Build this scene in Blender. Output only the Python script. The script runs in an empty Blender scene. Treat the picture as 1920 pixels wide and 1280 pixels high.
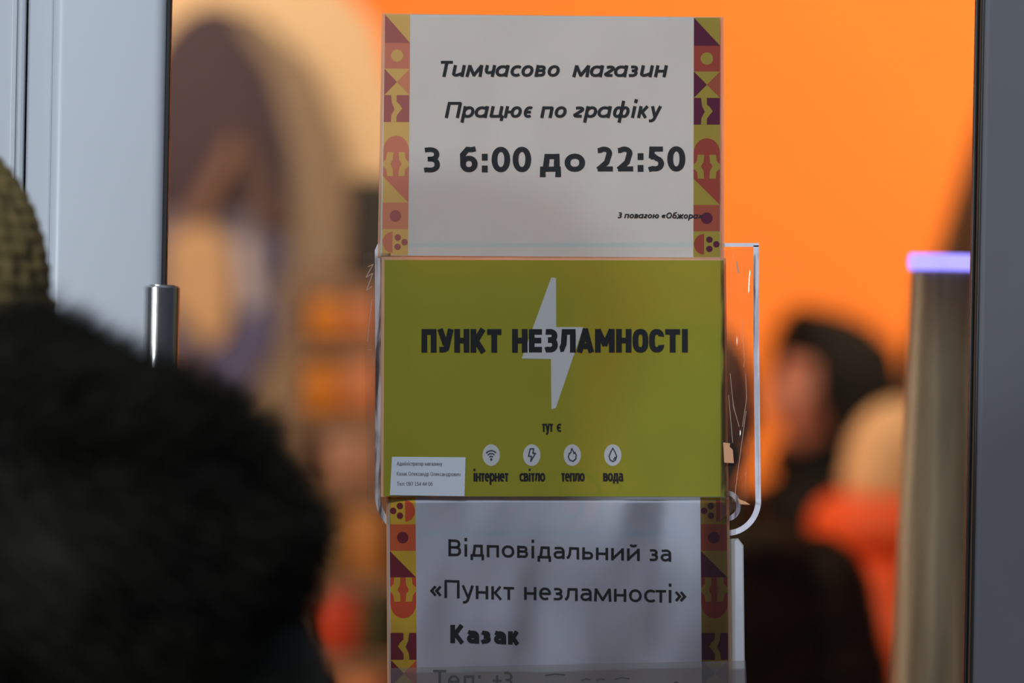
import bpy, bmesh, math, random
from mathutils import Vector, Matrix, noise
random.seed(7)
R = math.radians
SC = bpy.context.scene
COL = SC.collection

# ------------------------------------------------------------------ camera
CAMY, CAMZ, FOC, ROLL = -5.01, 1.6, 200.0, R(1.05)
cam = bpy.data.objects.new('camera', bpy.data.cameras.new('camera'))
COL.objects.link(cam)
cam.location = (0, CAMY, CAMZ)
cam.rotation_euler = (R(90), -ROLL, 0)
cam.data.lens = FOC
cam.data.sensor_width = 36
cam.data.clip_start = 0.1
cam.data.dof.use_dof = True
cam.data.dof.focus_distance = -CAMY - 0.003
cam.data.dof.aperture_fstop = 2.8
SC.camera = cam

def P(px, py, y=0.0):
    """world point at depth y which the photograph shows at pixel px, py"""
    k = 36.0 / FOC / 1920 * (y - CAMY)
    ix, iy = (px - 960) * k, (640 - py) * k
    c, s = math.cos(ROLL), math.sin(ROLL)
    return Vector((ix * c - iy * s, y, CAMZ + ix * s + iy * c))
def S(y):
    return 36.0 / FOC / 1920 * (y - CAMY)

# ------------------------------------------------------------------ world, lights, exposure
SC.view_settings.view_transform = 'Standard'
SC.view_settings.look = 'None'
SC.view_settings.exposure = 0.0
SC.view_settings.gamma = 1.0
SC.view_settings.use_curve_mapping = False
SC.cycles.use_denoising = True
SC.cycles.caustics_reflective = False
SC.cycles.caustics_refractive = False
SC.cycles.max_bounces = 8
SC.cycles.transparent_max_bounces = 16

w = bpy.data.worlds.new('dusk_sky')
SC.world = w
w.use_nodes = True
nt = w.node_tree
bg = nt.nodes['Background']
tc = nt.nodes.new('ShaderNodeTexCoord'); sx = nt.nodes.new('ShaderNodeSeparateXYZ')
rp = nt.nodes.new('ShaderNodeValToRGB')
nt.links.new(tc.outputs['Generated'], sx.inputs[0])
nt.links.new(sx.outputs['Z'], rp.inputs[0])
nt.links.new(rp.outputs[0], bg.inputs[0])
rp.color_ramp.elements[0].position = 0.0; rp.color_ramp.elements[0].color = (.035, .035, .045, 1)
rp.color_ramp.elements[1].position = 0.55; rp.color_ramp.elements[1].color = (.20, .24, .33, 1)
bg.inputs[1].default_value = 1.0

def area(name, loc, target, size, power, color, sizey=None):
    l = bpy.data.lights.new(name, 'AREA')
    l.energy = power; l.color = color; l.size = size
    if sizey: l.shape = 'RECTANGLE'; l.size_y = sizey
    o = bpy.data.objects.new(name, l); COL.objects.link(o)
    o.location = loc
    o.rotation_euler = (Vector(target) - Vector(loc)).to_track_quat('-Z', 'Y').to_euler()
    return o
# street lamp and an added handle lamp outside (cool), shop ceiling lamps (warm)
area('street_lamp_light', (-1.3, -4.6, 5.4), (0, 0, 1.6), 0.8, 235, (.86, .93, 1.0))
area('handle_streak_light', (-8.5, -9.0, 2.0), (0, 0, 1.6), 0.8, 480, (.86, .93, 1.0))  # unseen lamp added to put a bright streak on the pull handle
area('shop_ceiling_light_1', (1.6, 4.6, 3.15), (1.5, 6.4, 1.5), 1.2, 118, (1, .84, .62))
area('shop_ceiling_light_2', (-1.2, 4.2, 3.15), (-1.0, 6.0, 1.4), 1.2, 44, (1, .86, .68))
area('shop_ceiling_light_3', (-1.1, 1.9, 3.15), (-0.45, 4.4, 1.3), 1.0, 100, (1, .84, .64))

# ------------------------------------------------------------------ materials
MATS = {}
def mat(name, col, rough=.6, metal=0, var=.06, scale=30, bump=0, coat=0, sheen=0, emit=0, spec=.5):
    if name in MATS: return MATS[name]
    m = bpy.data.materials.new(name); m.use_nodes = True
    n = m.node_tree.nodes; l = m.node_tree.links
    b = n['Principled BSDF']
    t = n.new('ShaderNodeTexNoise'); t.inputs['Scale'].default_value = scale
    t.inputs['Detail'].default_value = 4
    g = n.new('ShaderNodeTexCoord'); l.new(g.outputs['Object'], t.inputs['Vector'])
    r = n.new('ShaderNodeValToRGB'); l.new(t.outputs[0], r.inputs[0])
    r.color_ramp.elements[0].position = .3; r.color_ramp.elements[1].position = .7
    r.color_ramp.elements[0].color = tuple(max(0, c * (1 - var)) for c in col) + (1,)
    r.color_ramp.elements[1].color = tuple(min(1, c * (1 + var)) for c in col) + (1,)
    l.new(r.outputs[0], b.inputs['Base Color'])
    b.inputs['Roughness'].default_value = rough
    b.inputs['Metallic'].default_value = metal
    b.inputs['Specular IOR Level'].default_value = spec
    b.inputs['Coat Weight'].default_value = coat
    b.inputs['Sheen Weight'].default_value = sheen
    if emit:
        l.new(r.outputs[0], b.inputs['Emission Color']); b.inputs['Emission Strength'].default_value = emit
    if bump:
        bp = n.new('ShaderNodeBump'); bp.inputs['Strength'].default_value = bump
        bp.inputs['Distance'].default_value = .002
        l.new(t.outputs[0], bp.inputs['Height']); l.new(bp.outputs[0], b.inputs['Normal'])
    MATS[name] = m
    return m

def paper(name, col, trans=.30, clear=.10, var=.02, scale=9):
    """thin paper: reflects, scatters light through, and lets a little straight through"""
    if name in MATS: return MATS[name]
    m = bpy.data.materials.new(name); m.use_nodes = True
    n = m.node_tree.nodes; l = m.node_tree.links
    n.remove(n['Principled BSDF'])
    out = n['Material Output']
    g = n.new('ShaderNodeTexCoord')
    t = n.new('ShaderNodeTexNoise'); t.inputs['Scale'].default_value = scale; t.inputs['Detail'].default_value = 5
    l.new(g.outputs['Object'], t.inputs['Vector'])
    r = n.new('ShaderNodeValToRGB'); l.new(t.outputs[0], r.inputs[0])
    r.color_ramp.elements[0].position = .35; r.color_ramp.elements[1].position = .65
    r.color_ramp.elements[0].color = tuple(c * (1 - var) for c in col) + (1,)
    r.color_ramp.elements[1].color = tuple(min(1, c * (1 + var)) for c in col) + (1,)
    d = n.new('ShaderNodeBsdfDiffuse'); tr = n.new('ShaderNodeBsdfTranslucent'); tp = n.new('ShaderNodeBsdfTransparent')
    for x in (d, tr, tp): l.new(r.outputs[0], x.inputs[0])
    m1 = n.new('ShaderNodeMixShader'); m1.inputs[0].default_value = trans
    l.new(d.outputs[0], m1.inputs[1]); l.new(tr.outputs[0], m1.inputs[2])
    m2 = n.new('ShaderNodeMixShader'); m2.inputs[0].default_value = clear
    l.new(m1.outputs[0], m2.inputs[1]); l.new(tp.outputs[0], m2.inputs[2])
    l.new(m2.outputs[0], out.inputs[0])
    MATS[name] = m
    return m

def clear(name, tint=(1, 1, 1), gloss=1.0, rough=.03, bump=0, scale=60, base=0.0, stretch=(1, 1, 1), haze=0, hazecol=(.8, .8, .8)):
    """thin clear pane or film: fresnel reflection over a tinted transparent layer"""
    if name in MATS: return MATS[name]
    m = bpy.data.materials.new(name); m.use_nodes = True
    n = m.node_tree.nodes; l = m.node_tree.links
    n.remove(n['Principled BSDF']); out = n['Material Output']
    tp = n.new('ShaderNodeBsdfTransparent'); tp.inputs[0].default_value = tint + (1,)
    gl = n.new('ShaderNodeBsdfGlossy'); gl.inputs['Roughness'].default_value = rough
    lw = n.new('ShaderNodeFresnel'); lw.inputs[0].default_value = 1.45
    mm = n.new('ShaderNodeMath'); mm.operation = 'MULTIPLY_ADD'; mm.inputs[1].default_value = gloss; mm.inputs[2].default_value = base
    l.new(lw.outputs[0], mm.inputs[0])
    mx = n.new('ShaderNodeMixShader')
    l.new(mm.outputs[0], mx.inputs[0]); l.new(tp.outputs[0], mx.inputs[1]); l.new(gl.outputs[0], mx.inputs[2])
    last = mx
    if haze:
        d = n.new('ShaderNodeBsdfDiffuse'); d.inputs[0].default_value = hazecol + (1,)
        m3 = n.new('ShaderNodeMixShader'); m3.inputs[0].default_value = haze
        l.new(mx.outputs[0], m3.inputs[1]); l.new(d.outputs[0], m3.inputs[2]); last = m3
    if bump:
        g = n.new('ShaderNodeTexCoord'); mp = n.new('ShaderNodeMapping'); mp.inputs['Scale'].default_value = stretch
        t = n.new('ShaderNodeTexNoise'); t.inputs['Scale'].default_value = scale; t.inputs['Detail'].default_value = 3
        bp = n.new('ShaderNodeBump'); bp.inputs['Strength'].default_value = bump; bp.inputs['Distance'].default_value = .004
        l.new(g.outputs['Object'], mp.inputs[0]); l.new(mp.outputs[0], t.inputs['Vector'])
        l.new(t.outputs[0], bp.inputs['Height']); l.new(bp.outputs[0], gl.inputs['Normal']); l.new(bp.outputs[0], lw.inputs['Normal'])
    l.new(last.outputs[0], out.inputs[0])
    MATS[name] = m
    return m

# ------------------------------------------------------------------ object helpers
def link(name, me, mats, parent=None, smooth=False):
    o = bpy.data.objects.new(name, me); COL.objects.link(o)
    for m in (mats if isinstance(mats, (list, tuple)) else [mats]): me.materials.append(m)
    if parent is not None: o.parent = parent
    if smooth:
        for p in me.polygons: p.use_smooth = True
    return o
def obj(name, bm, mats, parent=None, smooth=False):
    me = bpy.data.meshes.new(name)
    bmesh.ops.recalc_face_normals(bm, faces=bm.faces[:])
    bm.to_mesh(me); bm.free()
    return link(name, me, mats, parent, smooth)
def tag(o, label=None, cat=None, group=None, kind=None):
    if label: o['label'] = label
    if cat: o['category'] = cat
    if group: o['group'] = group
    if kind: o['kind'] = kind
    return o
def thing(name, label, cat, group=None, kind=None):
    o = bpy.data.objects.new(name, None); COL.objects.link(o); o.empty_display_size = .05
    return tag(o, label, cat, group, kind)
def struct(name, bm, m, parent=None, smooth=False):
    o = obj(name, bm, m, parent, smooth)
    if parent is None: o['kind'] = 'structure'
    return o
def set_base(root):
    """move a thing's empty to its base without moving its parts"""
    pts = []
    for c in root.children:
        if c.type == 'MESH': pts += [c.matrix_basis @ v.co for v in c.data.vertices]
    if not pts: return
    lo = [min(p[i] for p in pts) for i in range(3)]; hi = [max(p[i] for p in pts) for i in range(3)]
    d = Vector(((lo[0] + hi[0]) / 2, (lo[1] + hi[1]) / 2, lo[2]))
    root.location = d
    for c in root.children:
        c.location = c.location - d

def box(bm, x0, x1, y0, y1, z0, z1, bevel=0, seg=2):
    r = bmesh.ops.create_cube(bm, size=1)
    for v in r['verts']:
        v.co = Vector(((x0 + x1) / 2 + v.co.x * (x1 - x0), (y0 + y1) / 2 + v.co.y * (y1 - y0), (z0 + z1) / 2 + v.co.z * (z1 - z0)))
    if bevel:
        es = list({e for v in r['verts'] for e in v.link_edges})
        bmesh.ops.bevel(bm, geom=es, offset=bevel, segments=seg, profile=.5, affect='EDGES')
def B(*a, **k):
    bm = bmesh.new(); box(bm, *a, **k); return bm
def lathe(bm, prof, cx=0, cy=0, n=32, cap=True):
    rings = []
    for r_, z in prof:
        rings.append([bm.verts.new((cx + r_ * math.cos(2 * math.pi * i / n), cy + r_ * math.sin(2 * math.pi * i / n), z)) for i in range(n)])
    for a, b in zip(rings, rings[1:]):
        for i in range(n): bm.faces.new((a[i], a[(i + 1) % n], b[(i + 1) % n], b[i]))
    if cap:
        bm.faces.new(rings[0][::-1]); bm.faces.new(rings[-1])
def prism(bm, pts, d):
    """pts: world points of an outline; extruded by vector d"""
    a = [bm.verts.new(p) for p in pts]; b = [bm.verts.new(Vector(p) + Vector(d)) for p in pts]
    bm.faces.new(a); bm.faces.new(b[::-1])
    n = len(pts)
    for i in range(n): bm.faces.new((a[i], b[i], b[(i + 1) % n], a[(i + 1) % n]))
def capsule(bm, p0, p1, r0, r1, n=14, flat=1.0):
    """tapered limb between two joints with round ends"""
    p0, p1 = Vector(p0), Vector(p1); ax = (p1 - p0); L = ax.length; ax.normalize()
    q = ax.to_track_quat('Z', 'Y')
    rings = []
    for k in range(-5, 1):
        a = k / 5 * math.pi / 2; rings.append((r0 * math.cos(a), r0 * math.sin(a)))
    for k in range(0, 6):
        a = k / 5 * math.pi / 2; rings.append((r1 * math.cos(a), L + r1 * math.sin(a)))
    vs = []
    for rr, z in rings:
        if rr < 1e-6: vs.append([bm.verts.new(p0 + q @ Vector((0, 0, z)))])
        else: vs.append([bm.verts.new(p0 + q @ Vector((rr * math.cos(2 * math.pi * i / n), rr * flat * math.sin(2 * math.pi * i / n), z))) for i in range(n)])
    for a, b in zip(vs, vs[1:]):
        for i in range(n):
            j = (i + 1) % n
            if len(a) == 1: bm.faces.new((a[0], b[j], b[i]))
            elif len(b) == 1: bm.faces.new((a[i], a[j], b[0]))
            else: bm.faces.new((a[i], a[j], b[j], b[i]))
def ball(bm, c, r, rot=None, seg=20):
    rx, ry, rz = r if isinstance(r, (tuple, list)) else (r, r, r)
    m = Matrix.Translation(Vector(c)) @ (rot if rot else Matrix.Identity(4)) @ Matrix.Diagonal((rx, ry, rz, 1))
    bmesh.ops.create_uvsphere(bm, u_segments=seg, v_segments=seg // 2 + 2, radius=1, matrix=m)
def fused(name, bm, m, voxel, parent, smooth_it=4):
    o = obj(name, bm, m, parent, True)
    r = o.modifiers.new('fuse', 'REMESH'); r.mode = 'VOXEL'; r.voxel_size = voxel; r.use_smooth_shade = True
    s = o.modifiers.new('relax', 'SMOOTH'); s.iterations = smooth_it; s.factor = .5
    return o

# ================================================================== SETTING
X_L = P(304, 640).x      # inner edge of the left stile
X_R = P(1832, 640).x
X_J = P(91, 640).x       # outer edge of the door leaf
white = mat('white_frame_paint', (.49, .515, .55), .35, var=.02, scale=4)
facade = mat('grey_render', (.32, .32, .33), .9, bump=.4, scale=80)
orange = mat('orange_wall_paint', (.95, .255, .022), .75, var=.03, scale=1.2)
brownw = mat('brown_wall_paint', (.30, .17, .09), .8)
tile_m = mat('shop_floor_tile', (.30, .27, .24), .35, scale=6)
pave = mat('pavement_concrete', (.16, .16, .17), .85, bump=.4, scale=40)
ceil_m = mat('ceiling_paint', (.75, .70, .62), .8)

struct('floor', B(-2.6, 3.0, .16, 6.7, -.12, 0), tile_m)
struct('pavement', B(-4, 4, -7, .16, -.14, -.0), pave)
struct('ceiling', B(-2.6, 3.0, .2, 6.7, 3.2, 3.3), ceil_m)
struct('wall_back', B(-2.6, 3.0, 6.6, 6.7, 0, 3.2), orange)
struct('wall_left', B(-2.7, -2.6, .2, 6.7, 0, 3.3), orange)
struct('wall_right', B(3.0, 3.1, .2, 6.7, 0, 3.3), brownw)
XJ2 = P(41, 640).x; XJ3 = P(-120, 640).x
XS2 = X_R + .105
bm = bmesh.new(); box(bm, -3.2, XJ3 + .012, 0.02, .20, 0, 3.6); struct('wall_front', bm, facade)
bm = bmesh.new(); box(bm, XS2 + .07, 3.6, 0.02, .20, 0, 3.6); struct('wall_front.001', bm, facade)
bm = bmesh.new(); box(bm, XJ3 + .013, XS2 + .069, 0.02, .20, 2.27, 3.6); struct('wall_front.002', bm, facade)
# fixed frame round the door: stepped white profile at left
struct('trim_1', B(XJ3, XJ2 - .0008, -.012, .075, 0, 2.26, bevel=.003), white)
struct('trim_2', B(XJ2 + .0008, X_J - .0002, -.006, .075, 0, 2.26, bevel=.002), white)
struct('trim_3', B(P(14, 640).x, P(24, 640).x, -.0145, -.0115, 0, 2.26, bevel=.0008), white)
struct('trim_4', B(X_J, XS2 + .0015, -.006, .075, 2.2, 2.262, bevel=.002), white)
struct('trim_5', B(XS2 + .002, XS2 + .068, -.006, .075, 0, 2.26, bevel=.002), mat('dark_frame_paint', (.075, .078, .09), .3, var=.1, scale=5))
door = thing('door_1', None, None, kind='structure')
bm = bmesh.new(); box(bm, X_J, X_L, -.022, .03, .02, 2.195, bevel=.011, seg=5)
obj('stile', bm, white, door, True)
stile_d = mat('dark_grey_stile_paint', (.12, .12, .13), .22, var=.12, scale=3)  # glossy dark grey, tone varies slightly
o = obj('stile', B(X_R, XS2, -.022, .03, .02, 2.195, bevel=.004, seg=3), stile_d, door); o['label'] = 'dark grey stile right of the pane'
obj('rail', B(X_L + .001, X_R - .001, -.020, .028, 2.08, 2.195, bevel=.004), white, door)
obj('rail', B(X_L + .001, X_R - .001, -.020, .028, .02, .27, bevel=.004), white, door)
rub = mat('black_rubber_gasket', (.012, .011, .010), .45)
XG0, XG1 = P(312, 640).x, P(1816, 640).x
obj('gasket', B(X_L - .001, XG0, -.015, -.0005, .26, 2.09, bevel=.001), rub, door)
obj('gasket', B(XG1, XG1 + .0030, -.014, -.0005, .26, 2.09, bevel=.001), rub, door)
obj('gasket', B(XG1 + .0056, X_R + .001, -.016, -.0005, .26, 2.09, bevel=.001), rub, door)
obj('glazing_bead', B(XG1 + .0030, XG1 + .0056, -.010, -.0005, .26, 2.09), mat('brown_bead', (.10, .055, .03), .4), door)
pane = obj('glass_pane', B(X_L - .004, X_R + .004, .0, .006, .25, 2.1), clear('clear_door_glass', (.99, .985, .97), gloss=.8, rough=.0), door)
# tube handle standing off the left stile
hx = P(311, 640).x; htop = P(311, 536, -.07).z; hr = .5 * 68 * S(-.07)
steel = mat('brushed_steel', (.55, .55, .54), .24, metal=1, var=.05, scale=200)
bm = bmesh.new(); lathe(bm, [(hr - .0012, htop - .62), (hr, htop - .6185), (hr, htop - .0014), (hr - .0014, htop)], hx, -.07, 48)
obj('pull_handle', bm, steel, door, False)
for zz in (htop - .11, htop - .51):
    bm = bmesh.new(); capsule(bm, (hx - .012, -.07, zz), (hx - .012, -.02, zz), .009, .009, 16)
    obj('handle_standoff', bm, steel, door, True)
for z in (htop - .0003,):
    bm = bmesh.new(); lathe(bm, [(hr - .0045, z), (hr - .0045, z + .0012)], hx, -.07, 40); obj('handle_cap', bm, mat('satin_cap', (.55, .54, .50), .3, metal=1), door)

# ================================================================== STROKE LETTERS
def arc(cx, cy, rx, ry, a0, a1, e=2.0, n=None):
    n = n or max(6, int(abs(a1 - a0) / 12)); out = []
    for i in range(n + 1):
        a = R(a0 + (a1 - a0) * i / n); c, s = math.cos(a), math.sin(a)
        out.append((cx + rx * math.copysign(abs(c) ** (2 / e), c), cy + ry * math.copysign(abs(s) ** (2 / e), s)))
    return out
def bowl(x0, xr, yt, yb):
    rx = min((yt - yb) / 2 * 1.05, (xr - x0) * .8); xm = xr - rx
    return [(x0, yt)] + arc(xm, (yt + yb) / 2, rx, (yt - yb) / 2, 90, -90, 2.2) + [(x0, yb)]
def glyph(c, s, it=False, din=False):
    X, C, D, h = 466., 644., -185., s / 2
    e = 2.7 if din else 2.15
    b = max(20, 54 - (s - 85) * .3); bo = max(14, 42 - (s - 85) * .25); x0 = b + h
    def w(a): return a - b - h
    if c == ' ': return 226, []
    if c in 'оО0':
        A = {'о': 527, 'О': 662, '0': 507}[c]
        if din: A = 520
        H = X if c == 'о' else C
        return A, [arc(A / 2, H / 2, A / 2 - bo - h, H / 2 - h + 6, 90, 450, e)]
    if c in 'сС':
        A, H = (423, X) if c == 'с' else (533, C)
        if din: A, H = 500, C
        rx = A - 48 - h - 20
        if din: return A, [[(A - b - h, H * .68)] + arc(A / 2, H / 2, A / 2 - b - h + 12, H / 2 - h + 4, 25, 335, e) + [(A - b - h, H * .32)]]
        return A, [arc(bo + h + rx * .62, H / 2, rx * .62, H / 2 - h + 6, 48, 312, e)]
    if c in 'єе':
        A = 460 if c == 'є' else 498; cx = A / 2; rx = A / 2 - bo - h; ry = X / 2 - h + 6
        if c == 'є': return A - 20, [arc(cx + 10, X / 2, rx, ry, 52, 308, e), [(48 + h, X / 2), (A * .68, X / 2)]]
        return A, [[(bo + h, X / 2 + 4), (A - 44 - h * .8, X / 2 + 4)] + arc(cx, X / 2, rx, ry, 8, 308, e)]
    if c in 'ПпН н'.replace(' ', '') + 'ц':
        A = {'П': 630, 'п': 537, 'Н': 630, 'н': 535, 'ц': 545}[c]
        if din: A = 525
        H = C if c in 'ПН' else X
        x1 = w(A)
        if c in 'Пп': return A, [[(x0, 0), (x0, H - h), (x1, H - h), (x1, 0)]]
        if c == 'ц':
            return A, [[(x0, X), (x0, h), (x1, h)], [(x1, X), (x1, h), (x1 + h + 20, h), (x1 + h + 16, -120)]]
        return A, [[(x0, 0), (x0, H)], [(x1, 0), (x1, H)], [(x0, H * .51), (x1, H * .51)]]
    if c == 'в' or c == 'В':
        A, H = (485, X) if c == 'в' else (544, C)
        m = H * .53
        return A, [[(x0, 0), (x0, H)], bowl(x0, A - 62 - h, H - h, m), bowl(x0, A - 38 - h, m, h)]
    if c == 'ь': return 480, [[(x0, 0), (x0, X)], bowl(x0, 480 - 40 - h, X * .56, h)]
    if c == 'р':
        A = 525; return A, [[(x0, D), (x0, X)], [(x0, X * .62)] + arc(x0 + (A - bo - h - x0) / 2, X / 2, (A - bo - h - x0) / 2, X / 2 - h + 6, 160, -160, e) + [(x0, X * .38)]]
    if c == 'б':
        A = 530; return A, [arc(A / 2, 215, A / 2 - bo - h, 215 - h + 4, 90, 450, e), [(48 + h, 230), (60 + h, 420), (150, 560), (300, 600), (430, 660)]]
    if c in 'иий' and not it or c in 'ий':
        A = 555; x1 = w(A)
        if it:
            st = [[(x0, X), (x0, 120)] + arc(x0 + 110, 130, 110, 130 - h, 190, 290, 2) + [(x1, 150)], [(x1, X), (x1, 0)]]
        else: st = [[(x0, X), (x0, 0)], [(x0, h), (x1, X - h)], [(x1, X), (x1, 0)]]
        if c == 'й': st.append(arc(A / 2, X + 165, 95, 75, 190, 350))
        return A, st
    if c == 'і': return 245, [[(122, 0), (122, X)], [(122, 590), (122, 590 + s * 1.15)]]
    if c == 'І': return 270, [[(135, 0), (135, C)]]
    if c == 'д':
        A = 560; return A, [[(95 + h, h), (150 + h * .6, X * .6), (160 + h * .6, X - h), (w(A) - 30, X - h), (w(A) - 30, h)], [(35 + h, -125), (35 + h, h), (A - 35 - h, h), (A - 35 - h, -125)]]
    if c in 'лЛ':
        A, H = (520, X) if c == 'л' else (600, C)
        if din: A = 540
        x1 = w(A)
        return A, [[(25, h + 4), (80, h + 14), (118 + h * .3, H * .35), (135 + h * .4, H - h), (x1, H - h), (x1, 0)]]
    if c in 'мМ':
        A, H = (680, X) if c == 'м' else (800, C)
        if din: A = 660
        x1 = w(A); m = A / 2
        k = 18 if not din else 0
        return A, [[(x0 - k, 0), (x0 + k * .4, H)], [(x0 + k * .2, H - h * .2), (m, h + (0 if din is False else H * .22)), (x1 - k * .2, H - h * .2)], [(x1 + k, 0), (x1 - k * .4, H)]]
    if c in 'аА':
        if c == 'А':
            A = 578 if not din else 560
            return A, [[(12 + h, 0), (A / 2, C - h * .3), (A - 12 - h, 0)], [(A * .24, C * .27), (A * .76, C * .27)]]
        if it:
            A = 525; x1 = w(A)
            return A, [[(x1, X - h * .6)] + arc(x1 / 2 + 20, X / 2, x1 / 2 - 22, X / 2 - h + 4, 60, 320, 2.2) + [(x1, 150)], [(x1, X), (x1 - 4, 0)]]
        A = 479; x1 = w(A) + 8
        return A, [[(85, X - 55)] + arc(240, X - h - 120, x1 - 240, 124, 115, 0, 2.2) + [(x1, 0)], [(x1, X * .56), (230, X * .56)] + arc(210, X * .28 + h * .45, 210 - 38 - h, X * .28 - h * .5, 90, 270, 2.1) + [(250, h - 4), (x1, 110)]]
    if c in 'зЗ3':
        A, H = (420, X) if c == 'з' else (507, C)
        if din: A = 500
        rx = A * .30; cx = A * .40; m = H * .53; r1 = (H - m - h) / 2 + 2; r2 = (m - h) / 2 + 2
        xr = A - 52 - h; rx = xr - cx - 14
        return A, [[(A * .16, H * .88)] + arc(cx, m + r1, rx, r1, 110, -90, 2.3) + [(A * .30, m)], [(A * .30, m)] + arc(cx, h - 2 + r2, rx + 14, r2, 90, -110, 2.3) + [(A * .13, H * .10)]]
    if c in 'кК':
        A, H = (456, X) if c == 'к' else (540, C)
        if din: A = 540
        return A, [[(x0, 0), (x0, H)], [(x0, H * .5), (x0 + 90, H * .52), (A - 40 - h, H)], [(x0 + 80, H * .52), (A - 22 - h, 0)]]
    if c in 'тТ':
        A, H = (400, X) if c == 'т' else (495, C)
        return A, [[(16, H - h), (A - 16, H - h)], [(A / 2, H - h), (A / 2, 0)]]
    if c == 'у': return 453, [[(12 + h, X), (235, h)], [(441 - h, X), (225, -60), (165, D + h + 10), (60, D + h)]]
    if c == 'У': return 540, [[(16 + h, C), (275, C * .33)], [(525 - h, C), (300, C * .18), (240, h + 6), (75, h)]]
    if c == 'Е': return 470, [[(460 - 30, C - h), (x0, C - h), (x0, h), (430, h)], [(x0, C * .51), (410, C * .51)]]
    if c == 'г':
        if it: return 400, [[(70, X - 80)] + arc(205, X - 130, 125, 130 - h, 120, -30, 2.2) + [(120, 150)] + arc(190, 120, 110, 120 - h, 180, 300, 2.2) + [(350, 60)]]
        return 360, [[(x0, 0), (x0, X - h), (345, X - h)]]
    if c == 'ч':
        A = 490; x1 = w(A); return A, [[(x0, X), (x0, X * .62)] + arc(x0 + 105, X * .62, 105, X * .27, 180, 280, 2.2) + [(x1, X * .42)], [(x1, X), (x1, 0)]]
    if c == 'ю':
        A = 720; return A, [[(x0, 0), (x0, X)], [(x0, X / 2), (285, X / 2)], arc(475, X / 2, 245 - bo - h, X / 2 - h + 6, 90, 450, e)]
    if c == 'ф':
        A = 680; r_ = (A / 2 - bo - h) / 2
        return A, [[(A / 2, D), (A / 2, 680)], arc(A / 2 - r_, X / 2, r_, X / 2 - h + 6, 90, 450, e), arc(A / 2 + r_, X / 2, r_, X / 2 - h + 6, 90, 450, e)]
    if c == 'ж':
        A = 680; m = A / 2
        return A, [[(m, 0), (m, X)], [(40, X), (m - 60, X * .5), (20, 0)], [(A - 40, X), (m + 60, X * .5), (A - 20, 0)], [(m - 60, X * .5), (m + 60, X * .5)]]
    if c == '1': return 507, [[(110, 500), (265, C - h * .5), (265, 0)], [(110, h), (420, h)]]
    if c == '2':
        return 507, [[(75, C - 110)] + arc(235, C - 180, 155 - h * .35, 180 - h, 135, -25, 2.1) + [(330 - h * .4, 240), (85 + h * .3, h), (455, h)]]
    if c == '4': return 507, [[(370, 0), (370, C - h), (50, 170), (480, 170)]]
    if c == '5':
        return 507, [[(425, C - h), (115 + h * .5, C - h), (108 + h * .5, 370), (210, 385)] + arc(225, 205, 230 - h, 205 - h, 75, -110, 2.2) + [(70, 52)]]
    if c == '6' or c == '9':
        st = [[(420, C - 50), (330, C - h), (220, C - 65), (110, 440), (46 + h, 230)], arc(258, 212, 215 - h, 212 - h + 4, 90, 450, 2.15)]
        if c == '9': st = [[(507 - x, C - y) for x, y in q] for q in st]
        return 507, st
    if c == '7': return 507, [[(50, C - h), (450 - h * .2, C - h), (190, 0)]]
    if c == ':': return 267, [[(133, 0), (133, s * 1.15)], [(133, X - s * 1.15), (133, X)]]
    if c == '.': return 250, [[(125, 0), (125, s * 1.1)]]
    if c == '+': return 498, [[(50, 300), (450, 300)], [(250, 100), (250, 500)]]
    if c in '«»':
        q = [[(230, 400), (90, 235), (230, 70)], [(400, 400), (260, 235), (400, 70)]]
        if c == '»': q = [[(480 - x, y) for x, y in s_] for s_ in q]
        return 480, q
    return 400, []

def ribbon(bm, pts, wd, f, thin=.86, maxseg=9.0):
    """split at sharp corners, then lay each run"""
    runs = [[Vector(pts[0])]]
    for i in range(1, len(pts)):
        runs[-1].append(Vector(pts[i]))
        if i < len(pts) - 1:
            a = Vector(pts[i]) - Vector(pts[i - 1]); b = Vector(pts[i + 1]) - Vector(pts[i])
            if a.length > .3 and b.length > .3 and a.normalized().dot(b.normalized()) < -.15: runs.append([Vector(pts[i])])
    for k, q in enumerate(runs):
        if k: q[0] = q[0] - (q[1] - q[0]).normalized() * wd * .22
        if k < len(runs) - 1: q[-1] = q[-1] + (q[-1] - q[-2]).normalized() * wd * .22
        ribbon_run(bm, [tuple(p) for p in q], wd, f, thin, maxseg)
def ribbon_run(bm, pts, wd, f, thin=.86, maxseg=9.0):
    """stroke along pts (pixels), laid on the sheet by f"""
    P2 = []
    closed = len(pts) > 3 and (Vector(pts[0]) - Vector(pts[-1])).length < .01
    for a, b in zip(pts, pts[1:]):
        a, b = Vector(a), Vector(b); n = max(1, int((b - a).length / maxseg))
        for i in range(n): P2.append(a.lerp(b, i / n))
    P2.append(Vector(pts[-1]))
    P2 = [p for i, p in enumerate(P2) if i == 0 or (p - P2[i - 1]).length > .02]
    n = len(P2); prev = None
    for i, p in enumerate(P2):
        if closed: t0 = (p - P2[i - 1 if i else n - 2]); t1 = (P2[i + 1 if i < n - 1 else 1] - p)
        else:
            t1 = (P2[i + 1] - p) if i < n - 1 else (p - P2[i - 1]); t0 = (p - P2[i - 1]) if i else t1
        t0 = t0.normalized(); t1 = t1.normalized(); t = (t0 + t1)
        if t.length < .05: t = t1.copy()
        t.normalize(); nn = Vector((-t.y, t.x)); k = 1 / max(.6, nn.dot(Vector((-t1.y, t1.x))))
        dirw = wd * (1 - (1 - thin) * abs(t.x)) * .5 * k
        a = bm.verts.new(f(*(p + nn * dirw))); b = bm.verts.new(f(*(p - nn * dirw)))
        if prev: bm.faces.new((prev[0], prev[1], b, a))
        prev = (a, b)
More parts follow.
